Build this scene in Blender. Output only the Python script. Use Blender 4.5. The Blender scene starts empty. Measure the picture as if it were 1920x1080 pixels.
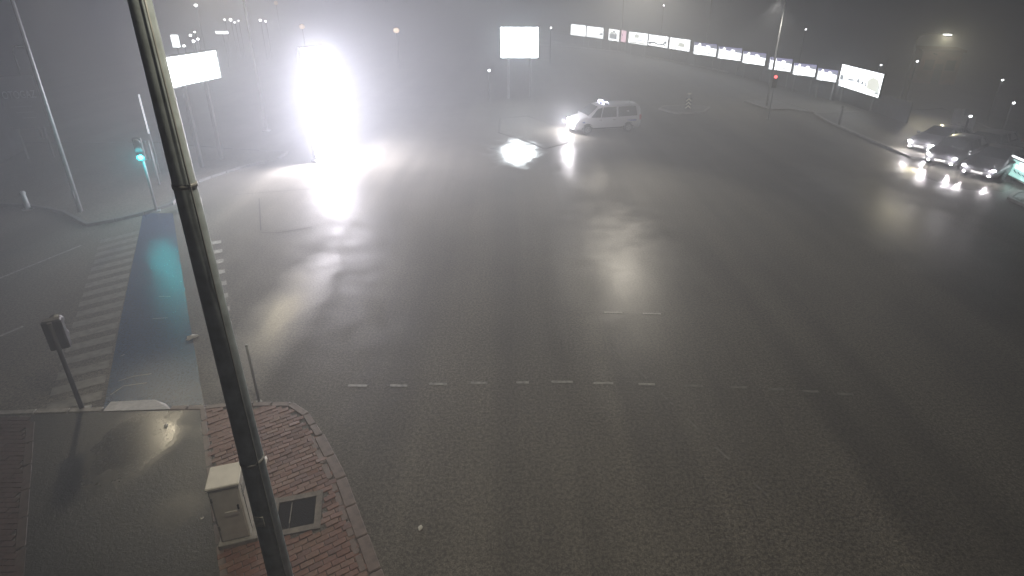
import bpy, math, random
from mathutils import Vector, Matrix
random.seed(7)
S = bpy.context.scene
COL = S.collection
R = math.radians

# ------------------------------------------------------------------ camera, world, exposure
CAM_H, CAM_F, CAM_P, CAM_YC = 9.0, 1050.0, R(23.5), 437.0
cd = bpy.data.cameras.new('camera'); cam = bpy.data.objects.new('camera', cd); COL.objects.link(cam)
cam.location = (0, 0, CAM_H); cam.rotation_euler = (math.pi/2 - CAM_P, 0, 0)
cd.sensor_width = 36.0; cd.lens = CAM_F/1920*36.0; cd.shift_y = (CAM_YC - 540)/1920.0
cd.clip_start = 0.05; cd.clip_end = 3000
S.camera = cam
W = bpy.data.worlds.new('World'); S.world = W; W.use_nodes = True
bg = W.node_tree.nodes['Background']
bg.inputs[0].default_value = (0.80, 0.92, 1.0, 1); bg.inputs[1].default_value = 0.007
HAZE_DENSITY = 0.016
vs = S.view_settings
vs.view_transform = 'Standard'; vs.look = 'None'; vs.exposure = 0.0; vs.gamma = 1.0; vs.use_curve_mapping = False
S.render.engine = 'CYCLES'
cy = S.cycles
cy.use_denoising = True
try: cy.denoiser = 'OPENIMAGEDENOISE'
except Exception: pass
cy.max_bounces = 5; cy.volume_bounces = 0; cy.diffuse_bounces = 2; cy.glossy_bounces = 3; cy.transmission_bounces = 3
cy.sample_clamp_indirect = 4.0; cy.sample_clamp_direct = 0.0; cy.use_adaptive_sampling = False
cy.caustics_reflective = False; cy.caustics_refractive = False

WARM = (1.0, 0.86, 0.60); COOL = (0.86, 0.94, 1.0); GLARE = (0.96, 0.91, 1.0)
P_TOTEM, P_MAST, P_NEAR = 2500.0, 3800.0, 2000.0

# ------------------------------------------------------------------ pixel of the survey photo -> point in the place
def ray(px, py):
    x = (px - 960)/CAM_F; y = -(py - CAM_YC)/CAM_F
    return Vector((x, math.cos(CAM_P) + y*math.sin(CAM_P), -math.sin(CAM_P) + y*math.cos(CAM_P)))
def G(px, py, z=0.0):
    r = ray(px, py); return Vector((0, 0, CAM_H)) + r*((z - CAM_H)/r.z)
def z_above(p, py):
    """height of the point above p that lies on image row py"""
    y = -(py - CAM_YC)/CAM_F
    n = Vector((0, math.cos(CAM_P) + y*math.sin(CAM_P), -math.sin(CAM_P) + y*math.cos(CAM_P)))
    return CAM_H + n.z*p.y/n.y

# ------------------------------------------------------------------ materials
MATS = {}
def mat(name, color, rough=0.6, metal=0.0, emit=None, es=0.0, noise=0.0, nscale=8.0, bump=0.0, bscale=40.0, spec=0.5, coat=0.0):
    if name in MATS: return MATS[name]
    m = bpy.data.materials.new(name); m.use_nodes = True; nt = m.node_tree; b = nt.nodes['Principled BSDF']
    b.inputs['Base Color'].default_value = (*color, 1); b.inputs['Roughness'].default_value = rough
    b.inputs['Metallic'].default_value = metal; b.inputs['Specular IOR Level'].default_value = spec
    b.inputs['Coat Weight'].default_value = coat
    if emit: b.inputs['Emission Color'].default_value = (*emit, 1); b.inputs['Emission Strength'].default_value = es
    if noise or bump:
        tc = nt.nodes.new('ShaderNodeTexCoord')
        if noise:
            n = nt.nodes.new('ShaderNodeTexNoise'); n.inputs['Scale'].default_value = nscale; n.inputs['Detail'].default_value = 6
            nt.links.new(tc.outputs['Object'], n.inputs['Vector'])
            mr = nt.nodes.new('ShaderNodeMapRange'); mr.inputs[1].default_value = 0.3; mr.inputs[2].default_value = 0.7
            mr.inputs[3].default_value = 1 - noise; mr.inputs[4].default_value = 1 + noise
            nt.links.new(n.outputs['Fac'], mr.inputs[0])
            mx = nt.nodes.new('ShaderNodeVectorMath'); mx.operation = 'SCALE'; mx.inputs[0].default_value = color
            nt.links.new(mr.outputs[0], mx.inputs['Scale']); nt.links.new(mx.outputs[0], b.inputs['Base Color'])
        if bump:
            n2 = nt.nodes.new('ShaderNodeTexNoise'); n2.inputs['Scale'].default_value = bscale; n2.inputs['Detail'].default_value = 5
            nt.links.new(tc.outputs['Object'], n2.inputs['Vector'])
            bp = nt.nodes.new('ShaderNodeBump'); bp.inputs['Strength'].default_value = bump; bp.inputs['Distance'].default_value = 0.02
            nt.links.new(n2.outputs['Fac'], bp.inputs['Height']); nt.links.new(bp.outputs[0], b.inputs['Normal'])
    MATS[name] = m; return m

def wet_asphalt(name, col_a, col_b, r_lo, r_hi, tracks=True, pools=(), spec=0.09):
    """wet aggregate: grain, tyre-polished lanes, damp and drier patches, sealed seams"""
    m = bpy.data.materials.new(name); m.use_nodes = True; nt = m.node_tree; L = nt.links.new
    b = nt.nodes['Principled BSDF']
    geo = nt.nodes.new('ShaderNodeNewGeometry')
    def noise(scale, detail=4, vec=None, rough=0.55):
        n = nt.nodes.new('ShaderNodeTexNoise'); n.inputs['Scale'].default_value = scale; n.inputs['Detail'].default_value = detail
        n.inputs['Roughness'].default_value = rough
        L(vec or geo.outputs['Position'], n.inputs['Vector']); return n.outputs['Fac']
    def rng(src, a, bb, c, d):
        r = nt.nodes.new('ShaderNodeMapRange'); r.inputs[1].default_value = a; r.inputs[2].default_value = bb
        r.inputs[3].default_value = c; r.inputs[4].default_value = d; L(src, r.inputs[0]); return r.outputs[0]
    def math_(op, a, bb):
        r = nt.nodes.new('ShaderNodeMath'); r.operation = op
        for i, v in enumerate((a, bb)):
            if isinstance(v, (int, float)): r.inputs[i].default_value = v
            else: L(v, r.inputs[i])
        return r.outputs[0]
    # long tyre tracks bending through the junction
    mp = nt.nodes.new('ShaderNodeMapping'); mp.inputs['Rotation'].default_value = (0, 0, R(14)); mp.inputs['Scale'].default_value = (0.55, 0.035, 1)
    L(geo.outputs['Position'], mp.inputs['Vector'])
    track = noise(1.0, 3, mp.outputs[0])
    patch = noise(0.16, 5); damp = noise(0.9, 5); grain = noise(42, 2, rough=0.75); speck = noise(15, 3, rough=0.85)
    fac = rng(patch, 0.3, 0.7, 0, 1)
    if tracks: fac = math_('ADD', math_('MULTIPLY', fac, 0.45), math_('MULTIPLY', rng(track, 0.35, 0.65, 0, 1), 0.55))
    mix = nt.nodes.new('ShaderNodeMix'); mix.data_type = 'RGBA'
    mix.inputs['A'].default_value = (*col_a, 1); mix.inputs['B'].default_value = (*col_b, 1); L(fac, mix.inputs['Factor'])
    g = rng(speck, 0.40, 0.60, 0.52, 1.5); g2 = rng(grain, 0.38, 0.62, 0.6, 1.45)
    sc = nt.nodes.new('ShaderNodeVectorMath'); sc.operation = 'SCALE'; L(mix.outputs['Result'], sc.inputs[0]); L(math_('MULTIPLY', g, g2), sc.inputs['Scale'])
    L(sc.outputs[0], b.inputs['Base Color'])
    rr = math_('ADD', math_('MULTIPLY', rng(damp, 0.35, 0.68, 0, 1), 0.6), math_('MULTIPLY', fac, 0.4))
    rough = rng(rr, 0, 1, r_lo, r_hi); flat = None
    for cx, cy_, rx, ry, pr_, soft in pools:      # standing water: smooth where the surface dips
        sb = nt.nodes.new('ShaderNodeVectorMath'); sb.operation = 'SUBTRACT'; L(geo.outputs['Position'], sb.inputs[0]); sb.inputs[1].default_value = (cx, cy_, 0)
        ml = nt.nodes.new('ShaderNodeVectorMath'); ml.operation = 'MULTIPLY'; L(sb.outputs[0], ml.inputs[0]); ml.inputs[1].default_value = (1/rx, 1/ry, 0)
        ln = nt.nodes.new('ShaderNodeVectorMath'); ln.operation = 'LENGTH'; L(ml.outputs[0], ln.inputs[0])
        d = math_('ADD', ln.outputs['Value'], math_('MULTIPLY', math_('SUBTRACT', damp, 0.5), 1.5 if soft < .3 else .6))
        w_ = rng(d, 0.9 - soft, 0.9 + soft, 1, 0); flat = w_ if flat is None else math_('MAXIMUM', flat, w_)
        mm = nt.nodes.new('ShaderNodeMix'); mm.data_type = 'FLOAT'; L(w_, mm.inputs['Factor']); L(rough, mm.inputs['A']); mm.inputs['B'].default_value = pr_; rough = mm.outputs['Result']
    L(rough, b.inputs['Roughness'])
    b.inputs['Specular IOR Level'].default_value = spec
    if flat is not None: L(rng(flat, 0, 1, spec, 0.5), b.inputs['Specular IOR Level'])
    h = math_('ADD', math_('MULTIPLY', grain, 0.5), math_('MULTIPLY', speck, 0.9))
    bp = nt.nodes.new('ShaderNodeBump'); bp.inputs['Strength'].default_value = 0.35; bp.inputs['Distance'].default_value = 0.02
    if flat is not None: L(rng(flat, 0, 1, 0.35, 0.06), bp.inputs['Strength'])
    L(h, bp.inputs['Height']); L(bp.outputs[0], b.inputs['Normal'])
    MATS[name] = m; return m

def pool(px, py, rx, ry, rough=0.15, soft=0.25): p = G(px, py); return (p.x, p.y, rx, ry, rough, soft)
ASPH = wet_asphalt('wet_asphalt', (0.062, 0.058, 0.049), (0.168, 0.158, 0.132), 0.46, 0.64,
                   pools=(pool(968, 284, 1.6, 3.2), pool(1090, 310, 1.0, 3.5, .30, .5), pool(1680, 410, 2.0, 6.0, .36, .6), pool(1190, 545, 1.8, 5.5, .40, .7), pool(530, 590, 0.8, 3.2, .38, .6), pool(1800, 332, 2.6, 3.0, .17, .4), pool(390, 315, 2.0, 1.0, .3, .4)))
PATH = wet_asphalt('dark_path', (0.012, 0.013, 0.012), (0.026, 0.027, 0.023), 0.28, 0.50, False, pools=(pool(262, 835, 1.0, 1.1, .22, .29), pool(340, 970, .5, .5, .3, .29)), spec=.5)
BLUE = wet_asphalt('blue_lane', (0.007, 0.034, 0.080), (0.012, 0.050, 0.105), 0.15, 0.27, False, spec=.45)
PAVE = wet_asphalt('pavement_screed', (0.09, 0.09, 0.085), (0.15, 0.145, 0.135), 0.35, 0.6, False)
PAINT = mat('road_paint', (0.26, 0.26, 0.24), 0.5, noise=0.5, nscale=9)
PAINT_OLD = mat('worn_road_paint', (0.155, 0.15, 0.13), 0.5, noise=0.4, nscale=6)
KERB = mat('kerb_concrete', (0.24, 0.23, 0.21), 0.5, noise=0.35, nscale=7, bump=0.2)
KERB_RED = mat('kerb_reddish', (0.15, 0.115, 0.10), 0.5, noise=0.35, nscale=7, bump=0.2)
BRICKS = [mat('brick_%d' % i, c, 0.5, noise=0.3, nscale=20, bump=0.3, bscale=60) for i, c in enumerate(
    [(0.165, 0.078, 0.054), (0.18, 0.088, 0.060), (0.13, 0.066, 0.050), (0.18, 0.102, 0.072)])]
STEEL = mat('galvanised_steel', (0.30, 0.31, 0.31), 0.5, 0.35, noise=0.2, nscale=5)
POLE = mat('painted_pole', (0.36, 0.42, 0.45), 0.48, 0.1, noise=0.25, nscale=6, bump=0.1)
DARK = mat('dark_plastic', (0.03, 0.03, 0.032), 0.5)
BLACK = mat('black_rubber', (0.015, 0.015, 0.016), 0.7)
CONC = mat('concrete', (0.28, 0.27, 0.25), 0.6, noise=0.3, nscale=9, bump=0.2)
CABINET = mat('cabinet_grey_cream', (0.74, 0.73, 0.68), 0.45, noise=0.10, nscale=6)
PAPER = mat('white_paper', (0.75, 0.74, 0.70), 0.7)
IRON = mat('iron_cover', (0.014, 0.0135, 0.012), 0.85, 0.0, noise=0.3, nscale=30, bump=0.4, bscale=50, spec=0.03)
WALLM = mat('dark_hoarding', (0.09, 0.095, 0.10), 0.6, noise=0.3, nscale=3)
LIT = mat('backlit_white', (0.8, 0.8, 0.8), 0.4, emit=(0.93, 0.97, 1.0), es=5.5)
LITB = mat('billboard_white', (0.8, 0.8, 0.8), 0.4, emit=(0.90, 0.97, 1.0), es=22.0)
LITA = mat('billboard_slant_white', (0.8, 0.8, 0.8), 0.4, emit=(0.90, 0.97, 1.0), es=11.0)
LAMPW = mat('lamp_lens_white', (0.8, 0.8, 0.8), 0.3, emit=(1, 0.97, 0.9), es=30.0)
LAMPFAR = mat('far_lamp_white', (0.8, 0.8, 0.8), 0.3, emit=(0.95, 0.97, 1.0), es=9.0)
LAMPORANGE = mat('far_lamp_orange', (0.8, 0.7, 0.5), 0.3, emit=(1.0, 0.72, 0.48), es=2.2)
def printed(name, c, s): return mat(name, c, 0.5, emit=c, es=s*1.5)
PR_GREY = printed('print_grey', (0.42, 0.46, 0.50), 0.9); PR_DARK = printed('print_dark', (0.06, 0.065, 0.075), 0.8)
PR_LILAC = printed('print_lilac', (0.42, 0.40, 0.66), 0.8); PR_PINK = printed('print_pink', (1.0, 0.62, 0.74), 1.6)
PR_CREAM = printed('print_cream', (0.80, 0.82, 0.74), 1.3)

# ------------------------------------------------------------------ mesh helpers
class MB:
    def __init__(s): s.v = []; s.f = []
    def box(s, c, d, rz=0.0, taper=1.0, bev=0.0):
        i = len(s.v); cx, cy_, cz = c; hx, hy, hz = d[0]/2, d[1]/2, d[2]/2; ca, sa = math.cos(rz), math.sin(rz)
        if bev > 0:   # box with chamfered vertical and top edges
            rings = [(-hz, 0.0), (hz - bev, 0.0), (hz, bev)]
            for z, ins in rings:
                t = taper if z > 0 else 1
                ax, ay = hx*t - ins, hy*t - ins; q = min(bev, ax*.5, ay*.5)
                for x, y in ((ax - q, -ay), (ax, -ay + q), (ax, ay - q), (ax - q, ay), (-ax + q, ay), (-ax, ay - q), (-ax, -ay + q), (-ax + q, -ay)):
                    s.v.append((cx + x*ca - y*sa, cy_ + x*sa + y*ca, cz + z))
            for r in range(2):
                for k in range(8): s.f.append((i + r*8 + k, i + r*8 + (k + 1) % 8, i + r*8 + 8 + (k + 1) % 8, i + r*8 + 8 + k))
            s.f.append(tuple(i + 16 + k for k in range(8))); s.f.append(tuple(i + 7 - k for k in range(8)))
            return s
        for z in (-hz, hz):
            t = taper if z > 0 else 1
            for x, y in ((-hx, -hy), (hx, -hy), (hx, hy), (-hx, hy)):
                s.v.append((cx + (x*ca - y*sa)*t, cy_ + (x*sa + y*ca)*t, cz + z))
        for q in ((0, 3, 2, 1), (4, 5, 6, 7), (0, 1, 5, 4), (1, 2, 6, 5), (2, 3, 7, 6), (3, 0, 4, 7)): s.f.append(tuple(i + k for k in q))
        return s
    def tube(s, pts, radii, n=14, cap=True):
        i0 = len(s.v); pts = [Vector(p) for p in pts]
        for k, p in enumerate(pts):
            d = (pts[min(k + 1, len(pts) - 1)] - pts[max(k - 1, 0)]).normalized()
            a = Vector((0, 0, 1)) if abs(d.z) < 0.9 else Vector((1, 0, 0))
            u = d.cross(a).normalized(); w = d.cross(u)
            for j in range(n):
                t = 2*math.pi*j/n; s.v.append(tuple(p + (u*math.cos(t) + w*math.sin(t))*radii[k]))
        for k in range(len(pts) - 1):
            for j in range(n):
                a, b = i0 + k*n + j, i0 + k*n + (j + 1) % n; s.f.append((a, b, b + n, a + n))
        if cap:
            s.f.append(tuple(i0 + j for j in range(n))[::-1]); s.f.append(tuple(i0 + (len(pts) - 1)*n + j for j in range(n)))
        return s
    def prism(s, poly, z0, z1):
        i = len(s.v); n = len(poly)
        for z in (z0, z1):
            for p in poly: s.v.append((p[0], p[1], z))
        s.f.append(tuple(i + k for k in range(n))[::-1]); s.f.append(tuple(i + n + k for k in range(n)))
        for k in range(n): s.f.append((i + k, i + (k + 1) % n, i + n + (k + 1) % n, i + n + k))
        return s
    def frame_shape(s, o, ux, uy, un, poly, t0, t1):
        """flat polygon in the (ux, uy) frame at o, given thickness along un"""
        i = len(s.v); n = len(poly)
        for t in (t0, t1):
            for a, b in poly: s.v.append(tuple(o + ux*a + uy*b + un*t))
        s.f.append(tuple(i + k for k in range(n))[::-1]); s.f.append(tuple(i + n + k for k in range(n)))
        for k in range(n): s.f.append((i + k, i + (k + 1) % n, i + n + (k + 1) % n, i + n + k))
        return s
    def ball(s, c, r, n=10, m=6):
        i = len(s.v)
        for a in range(m + 1):
            th = math.pi*a/m
            for j in range(n):
                t = 2*math.pi*j/n; s.v.append((c[0] + r[0]*math.sin(th)*math.cos(t), c[1] + r[1]*math.sin(th)*math.sin(t), c[2] + r[2]*math.cos(th)))
        for a in range(m):
            for j in range(n):
                p, q = i + a*n + j, i + a*n + (j + 1) % n; s.f.append((p, p + n, q + n, q))
        return s
    def mesh(s, name, m):
        me = bpy.data.meshes.new(name); me.from_pydata([tuple(v) for v in s.v], [], s.f); me.materials.append(m)
        import bmesh
        bm = bmesh.new(); bm.from_mesh(me); bmesh.ops.recalc_face_normals(bm, faces=bm.faces); bm.to_mesh(me); bm.free()
        me.update(); return me
    def build(s, name, m, parent=None, smooth=False, off=None):
        if off is not None: s.v = [(v[0] - off[0], v[1] - off[1], v[2] - off[2]) for v in s.v]
        me = s.mesh(name, m)
        if smooth:
            me.polygons.foreach_set('use_smooth', [len(p.vertices) <= 4 for p in me.polygons])
        return link(name, me, parent)
def link(name, data, parent=None, loc=(0, 0, 0), rz=0.0):
    o = bpy.data.objects.new(name, data); COL.objects.link(o); o.location = loc; o.rotation_euler = (0, 0, rz)
    if parent: o.parent = parent
    return o
def tag(o, label=None, cat=None, group=None, kind=None):
    if label: o['label'] = label
    if cat: o['category'] = cat
    if group: o['group'] = group
    if kind: o['kind'] = kind
    return o
def thing(name, label, cat, loc, rz=0.0, group=None):
    o = link(name, None, None, loc, rz); o.empty_display_size = 0.2; return tag(o, label, cat, group)
def lamp_light(parent, loc, power, color, radius=0.12, name='lamp_glow', cone=None, aim=None):
    l = bpy.data.lights.new(name, 'SPOT' if cone else 'POINT'); l.energy = power
    l.color = color; l.shadow_soft_size = radius
    if cone: l.spot_size = R(cone); l.spot_blend = 0.8
    o = link(name, l, parent, loc)
    if aim is not None:   # tilt the luminaire's optics at a spot on the ground
        o.rotation_euler = (Vector(aim) - parent.location - Vector(loc)).to_track_quat('-Z', 'Y').to_euler()
    return o

# ------------------------------------------------------------------ ground
road = MB()
XS = [-720, -200, -60, -25, 0, 25, 60, 200, 720]; YS = [-60, 0, 15, 40, 80, 150, 300, 720]
for y in YS:
    for x in XS: road.v.append((x, y, 0))
for j in range(len(YS) - 1):
    for i in range(len(XS) - 1):
        a = j*len(XS) + i; road.f.append((a, a + 1, a + 1 + len(XS), a + len(XS)))
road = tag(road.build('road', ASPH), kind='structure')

def lerp(a, b, t): return a + (b - a)*t
def sheet(name, poly, m, parent=road, z=0.004):
    b = MB(); b.v = [(p[0], p[1], z) for p in poly]; b.f = [tuple(range(len(poly)))]
    return b.build(name, m, parent)
def strip(name, a, b, w, m=PAINT, z=0.008, parent=road):
    d = (b - a); d.z = 0; d.normalize(); n = Vector((-d.y, d.x, 0))*w/2
    return sheet(name, [a + n, a - n, b - n, b + n], m, parent, z)

KERB_CACHE = {}
def kerb(poly, parent, m=KERB, step=1.0, w=0.16, h=0.135, closed=False, name='kerb_stone'):
    pts = [Vector((p[0], p[1], 0)) for p in poly]
    if closed: pts.append(pts[0])
    for a, b in zip(pts, pts[1:]):
        ln = (b - a).length
        if ln < 0.05: continue
        n = max(1, round(ln/step)); s = ln/n; d = (b - a)/ln; rz = math.atan2(d.y, d.x)
        key = (round(s, 2), m.name, w, h)
        if key not in KERB_CACHE:
            KERB_CACHE[key] = MB().box((0, 0, (h - 0.1)/2), (round(s, 2) - 0.018, w, h + 0.1), bev=0.018).mesh('kerb_stone', m)
        for k in range(n):
            c = a + d*s*(k + 0.5)
            link(name, KERB_CACHE[key], parent, (c.x + random.uniform(-.006, .006), c.y + random.uniform(-.006, .006), random.uniform(-.006, .004)), rz + random.uniform(-.008, .008))

# lane guide dashes across the junction
DASH = [(653, 688, 723), (731, 764, 723), (805, 838, 720), (883, 914, 718), (968, 992, 717), (1034, 1074, 716), (1113, 1150, 718.5), (1197, 1228, 720.5),
        (1283, 1318, 723.5), (1370, 1400, 726), (1440, 1470, 730), (1505, 1535, 734), (1570, 1600, 739), (1133, 1167, 586), (1205, 1239, 588)]
for x0, x1, y in DASH: strip('lane_dash', G(x0, y), G(x1, y + 0.5), 0.085, mat('bright_paint', (.55, .55, .52), .5, noise=.3, nscale=9) if y < 600 else (PAINT if x1 < 1260 else PAINT_OLD))  # two far dashes coloured lighter to hold against the road's bright reflection
for a, b in (((1150, 655), (1172, 677)), ((1192, 690), (1212, 710)), ((1240, 738), (1262, 760)), ((1288, 785), (1312, 808)), ((1340, 838), (1368, 862)), ((1412, 905), (1440, 930))):
    strip('lane_dash', G(*a), G(*b), 0.05, mat('ghost_paint', (0.14, 0.135, 0.12), 0.6, noise=.5, nscale=7))
for a, b in (((-60, 546), (153, 460)), ((-70, 660), (44, 612))): strip('lane_line', G(*a), G(*b), 0.10, PAINT)
# blue cycle crossing, zebra stripes, row of white squares
laneL = [G(193, 772), G(209, 690), G(226, 600), G(245, 510), G(262, 432), G(268, 400)]
laneR = [G(384, 768), G(371, 690), G(355, 600), G(341, 510), G(329, 432), G(324, 400)]
sheet('cycle_lane', laneL + laneR[::-1], BLUE, road, 0.004)
zL0, zL1 = G(84, 778), G(190, 446); zR0, zR1 = G(189, 752), G(262, 428)
NST = 17
for k in range(NST):
    t0 = (k + 0.08)/NST; t1 = (k + 0.60)/NST
    def edge(a, b, t): return lerp(a, b, t)
    j = random.uniform(-.03, .03)
    sheet('crosswalk_stripe', [edge(zL0, zL1, t0) + Vector((j, 0, 0)), edge(zR0, zR1, t0), edge(zR0, zR1, t1), edge(zL0, zL1, t1) + Vector((j, 0, 0))], PAINT_OLD, road, 0.008)
for k in range(9):
    c = lerp(G(424, 640), G(404, 455), k/8.0); d = (G(404, 455) - G(424, 640)).normalized(); n = Vector((d.y, -d.x, 0))
    sheet('white_square', [c - d*.16 - n*.17, c - d*.16 + n*.2, c + d*.16 + n*.2, c + d*.16 - n*.17], PAINT, road, 0.008)
# pale scrape marks on the cycle crossing
for a, b in (((207, 741), (232, 724)), ((232, 724), (275, 718)), ((222, 715), (250, 706)), ((250, 706), (284, 701)), ((286, 598), (314, 596)), ((298, 556), (320, 556)), ((226, 668), (234, 665))):
    strip('scrape_mark', G(*a), G(*b), 0.022, PAINT)
# tar seams in the asphalt
SEAM = mat('tar_seam', (0.03, 0.03, 0.03), 0.8, spec=.1)
for a, b in (((486, 372), (489, 432)), ((489, 436), (520, 437)), ((520, 437), (585, 426)), ((440, 365), (600, 353))):
    strip('tar_seam', G(*a), G(*b), 0.05, SEAM, 0.006)

# ------------------------------------------------------------------ near pavement: brick corner, dark path, brick edge
def extend(a, b, y):
    t = (y - a.y)/(b.y - a.y); return a + (b - a)*t
bR = [G(545, 765), G(575, 785), G(600, 825), G(640, 905), G(705, 1080)]; bR.append(extend(bR[-2], bR[-1], 1.5))
bL = [G(386, 772), G(420, 1030)]; bL.append(extend(bL[0], bL[1], 1.5))
pav_poly = [G(-80, 790), G(70, 783), G(195, 779), G(322, 776), bL[0]] + bR + [Vector((bR[-1].x - 0.2, 1.5, 0)), Vector((-14, 1.5, 0)), Vector((-14, G(-80, 790).y, 0))]
pav = MB().prism([(p[0], p[1]) for p in pav_poly], -0.1, 0.106)
pav = tag(pav.build('pavement', PAVE), kind='structure')
path_poly = [G(62, 786), G(195, 781), G(322, 778), bL[0] + Vector((-.03, -.08, 0)), bL[1] + Vector((-.03, 0, 0)), bL[2] + Vector((-.03, 0.05, 0)), Vector((extend(G(62, 786), G(40, 1080), 1.55).x, 1.55, 0))]
MB().prism([(p[0], p[1]) for p in path_poly], 0.05, 0.125).build('cycle_path', PATH, pav)
# ramp of pale concrete in the path's mouth
rp = [G(196, 779), G(322, 775), G(312, 758), G(290, 750), G(208, 754)]
rb = MB(); rb.v = [(p.x, p.y, 0.128 if i < 2 else 0.012) for i, p in enumerate(rp)]; rb.f = [tuple(range(5))]
i = len(rb.v); rb.v += [(p.x, p.y, 0.001) for p in rp]; rb.f.append(tuple(range(i, i + 5))[::-1])
for k in range(5): rb.f.append((k, i + k, i + (k + 1) % 5, (k + 1) % 5))
rb.build('ramp', CONC, pav)
kerb([G(-80, 786), G(70, 779), G(195, 775)], pav, KERB, 0.7)
kerb([G(322, 772), bL[0], G(440, 766), bR[0]], pav, KERB_RED, 0.5)
kerb(bR[:3], pav, KERB_RED, 0.42)
kerb(bR[2:], pav, KERB_RED, 0.8, w=0.22)
kerb([p + Vector((-.06, 0, 0)) for p in bL], pav, KERB_RED, 0.5, w=0.13, h=0.13, name='edging_stone')
kerb([p + Vector((-.19, -.02, 0)) for p in bR[2:]], pav, KERB_RED, 0.4, w=0.13, h=0.128, name='edging_stone')

def inside(p, poly):
    c = False; n = len(poly)
    for i in range(n):
        a, b = poly[i], poly[(i + 1) % n]
        if (a[1] > p[1]) != (b[1] > p[1]) and p[0] < (b[0] - a[0])*(p[1] - a[1])/(b[1] - a[1]) + a[0]: c = not c
    return c
man = [G(512, 948), G(583, 934), G(599, 1000), G(538, 1012)]
mc = sum(man, Vector())/4; man_d = (man[1] - man[0] + man[2] - man[3]).normalized(); man_n = Vector((-man_d.y, man_d.x, 0))
MW, MD = 0.66, 0.62
bed = [p for p in (bL[0] + Vector((.02, -.05, 0)), G(440, 770), bR[0] + Vector((0, -.12, 0)), bR[1] + Vector((-.12, -.06, 0)), bR[2] + Vector((-.14, 0, 0)), bR[3] + Vector((-.14, 0, 0)), bR[4] + Vector((-.14, 0, 0)), bR[5] + Vector((-.14, .1, 0)), bL[2], bL[1])]
BRM = [MB().box((0, 0, 0), (0.222, 0.105, 0.06), bev=0.008).mesh('brick', m) for m in BRICKS]
ang = math.atan2(bR[5].y - bR[3].y, bR[5].x - bR[3].x) + math.pi/2 + R(2); ca, sa = math.cos(ang), math.sin(ang)
spots = []; O = bL[1]
for r in range(-50, 70):
    for c in range(-20, 30):
        lx, ly = (c + 0.5*(r % 2))*0.232, r*0.115
        p = Vector((O.x + lx*ca - ly*sa, O.y + lx*sa + ly*ca, 0))
        if not inside(p, bed) or p.y < 4.6: continue
        q = p - mc
        if abs(q.dot(man_d)) < MW/2 + 0.16 and abs(q.dot(man_n)) < MD/2 + 0.12: continue
        spots.append(p)
spots.sort(key=lambda p: (p - Vector((-3.9, 8.0, 0))).length)
rest = MB()
for k, p in enumerate(spots):
    z = 0.098 + random.uniform(-.011, .007)
    if k < 300: 
        br = link('brick', random.choice(BRM), pav, (p.x, p.y, z), ang + random.gauss(0, .035)); br.rotation_euler.x = random.gauss(0, .025); br.rotation_euler.y = random.gauss(0, .025)
    else: rest.box((p.x, p.y, z), (0.222, 0.105, 0.06), ang + random.uniform(-.03, .03))
tag(rest.build('brick_paving', BRICKS[0], pav), kind='stuff')
left = MB(); lp = [G(-80, 796), G(56, 790), extend(G(56, 790), G(34, 1080), 3.0), Vector((-13, 3.0, 0))]
for r in range(0, 75):
    for c in range(0, 26):
        p = Vector((-13.2 + (c + 0.5*(r % 2))*0.232, 2.2 + r*0.115, 0))
        if inside(p, lp): left.box((p.x, p.y, 0.098 + random.uniform(-.004, .005)), (0.222, 0.105, 0.06), random.uniform(-.02, .02))
tag(left.build('brick_paving', mat('dark_brick', (.065, .042, .036), .7, noise=.3, nscale=15, spec=.2), pav), kind='stuff')  # left brick strip in one darker tone
kerb([extend(G(62, 786), G(40, 1080), 9.8), extend(G(62, 786), G(40, 1080), 3.0)], pav, mat('dark_edging', (.07, .055, .048), .7, noise=.3, nscale=7, spec=.2), 0.8, w=0.17, h=0.132)  # edging in the same darker tone as the left strip

# access chamber with iron cover
mh = thing('access_chamber', 'square dark iron cover in a concrete surround set in the brick pavement', 'manhole', (mc.x, mc.y, 0.1), math.atan2(man_d.y, man_d.x))
fr = MB()
for sx in (-1, 1): fr.box((sx*(MW/2 + .06), 0, 0.015), (0.115, MD + .25, 0.07))
for sy in (-1, 1): fr.box((0, sy*(MD/2 + .06), 0.0145), (MW, 0.115, 0.07))
fr.build('surround', mat('dirty_concrete', (.15, .135, .115), .7, noise=.4, nscale=9, bump=.3), mh)
for sx, wd in ((-1, 0.34), (1, 0.64)):
    x = -MW/2 + MW*0.17 if sx < 0 else MW/2 - MW*0.325
    MB().box((x, 0, 0.012), (MW*wd - 0.012, MD - 0.01, 0.045), bev=0.006).build('cover_plate', IRON, mh)
MB().box((-MW/2 + MW*0.345, 0.03, 0.034), (0.012, MD*0.72, 0.012)).build('lifting_bar', KERB, mh)

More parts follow.
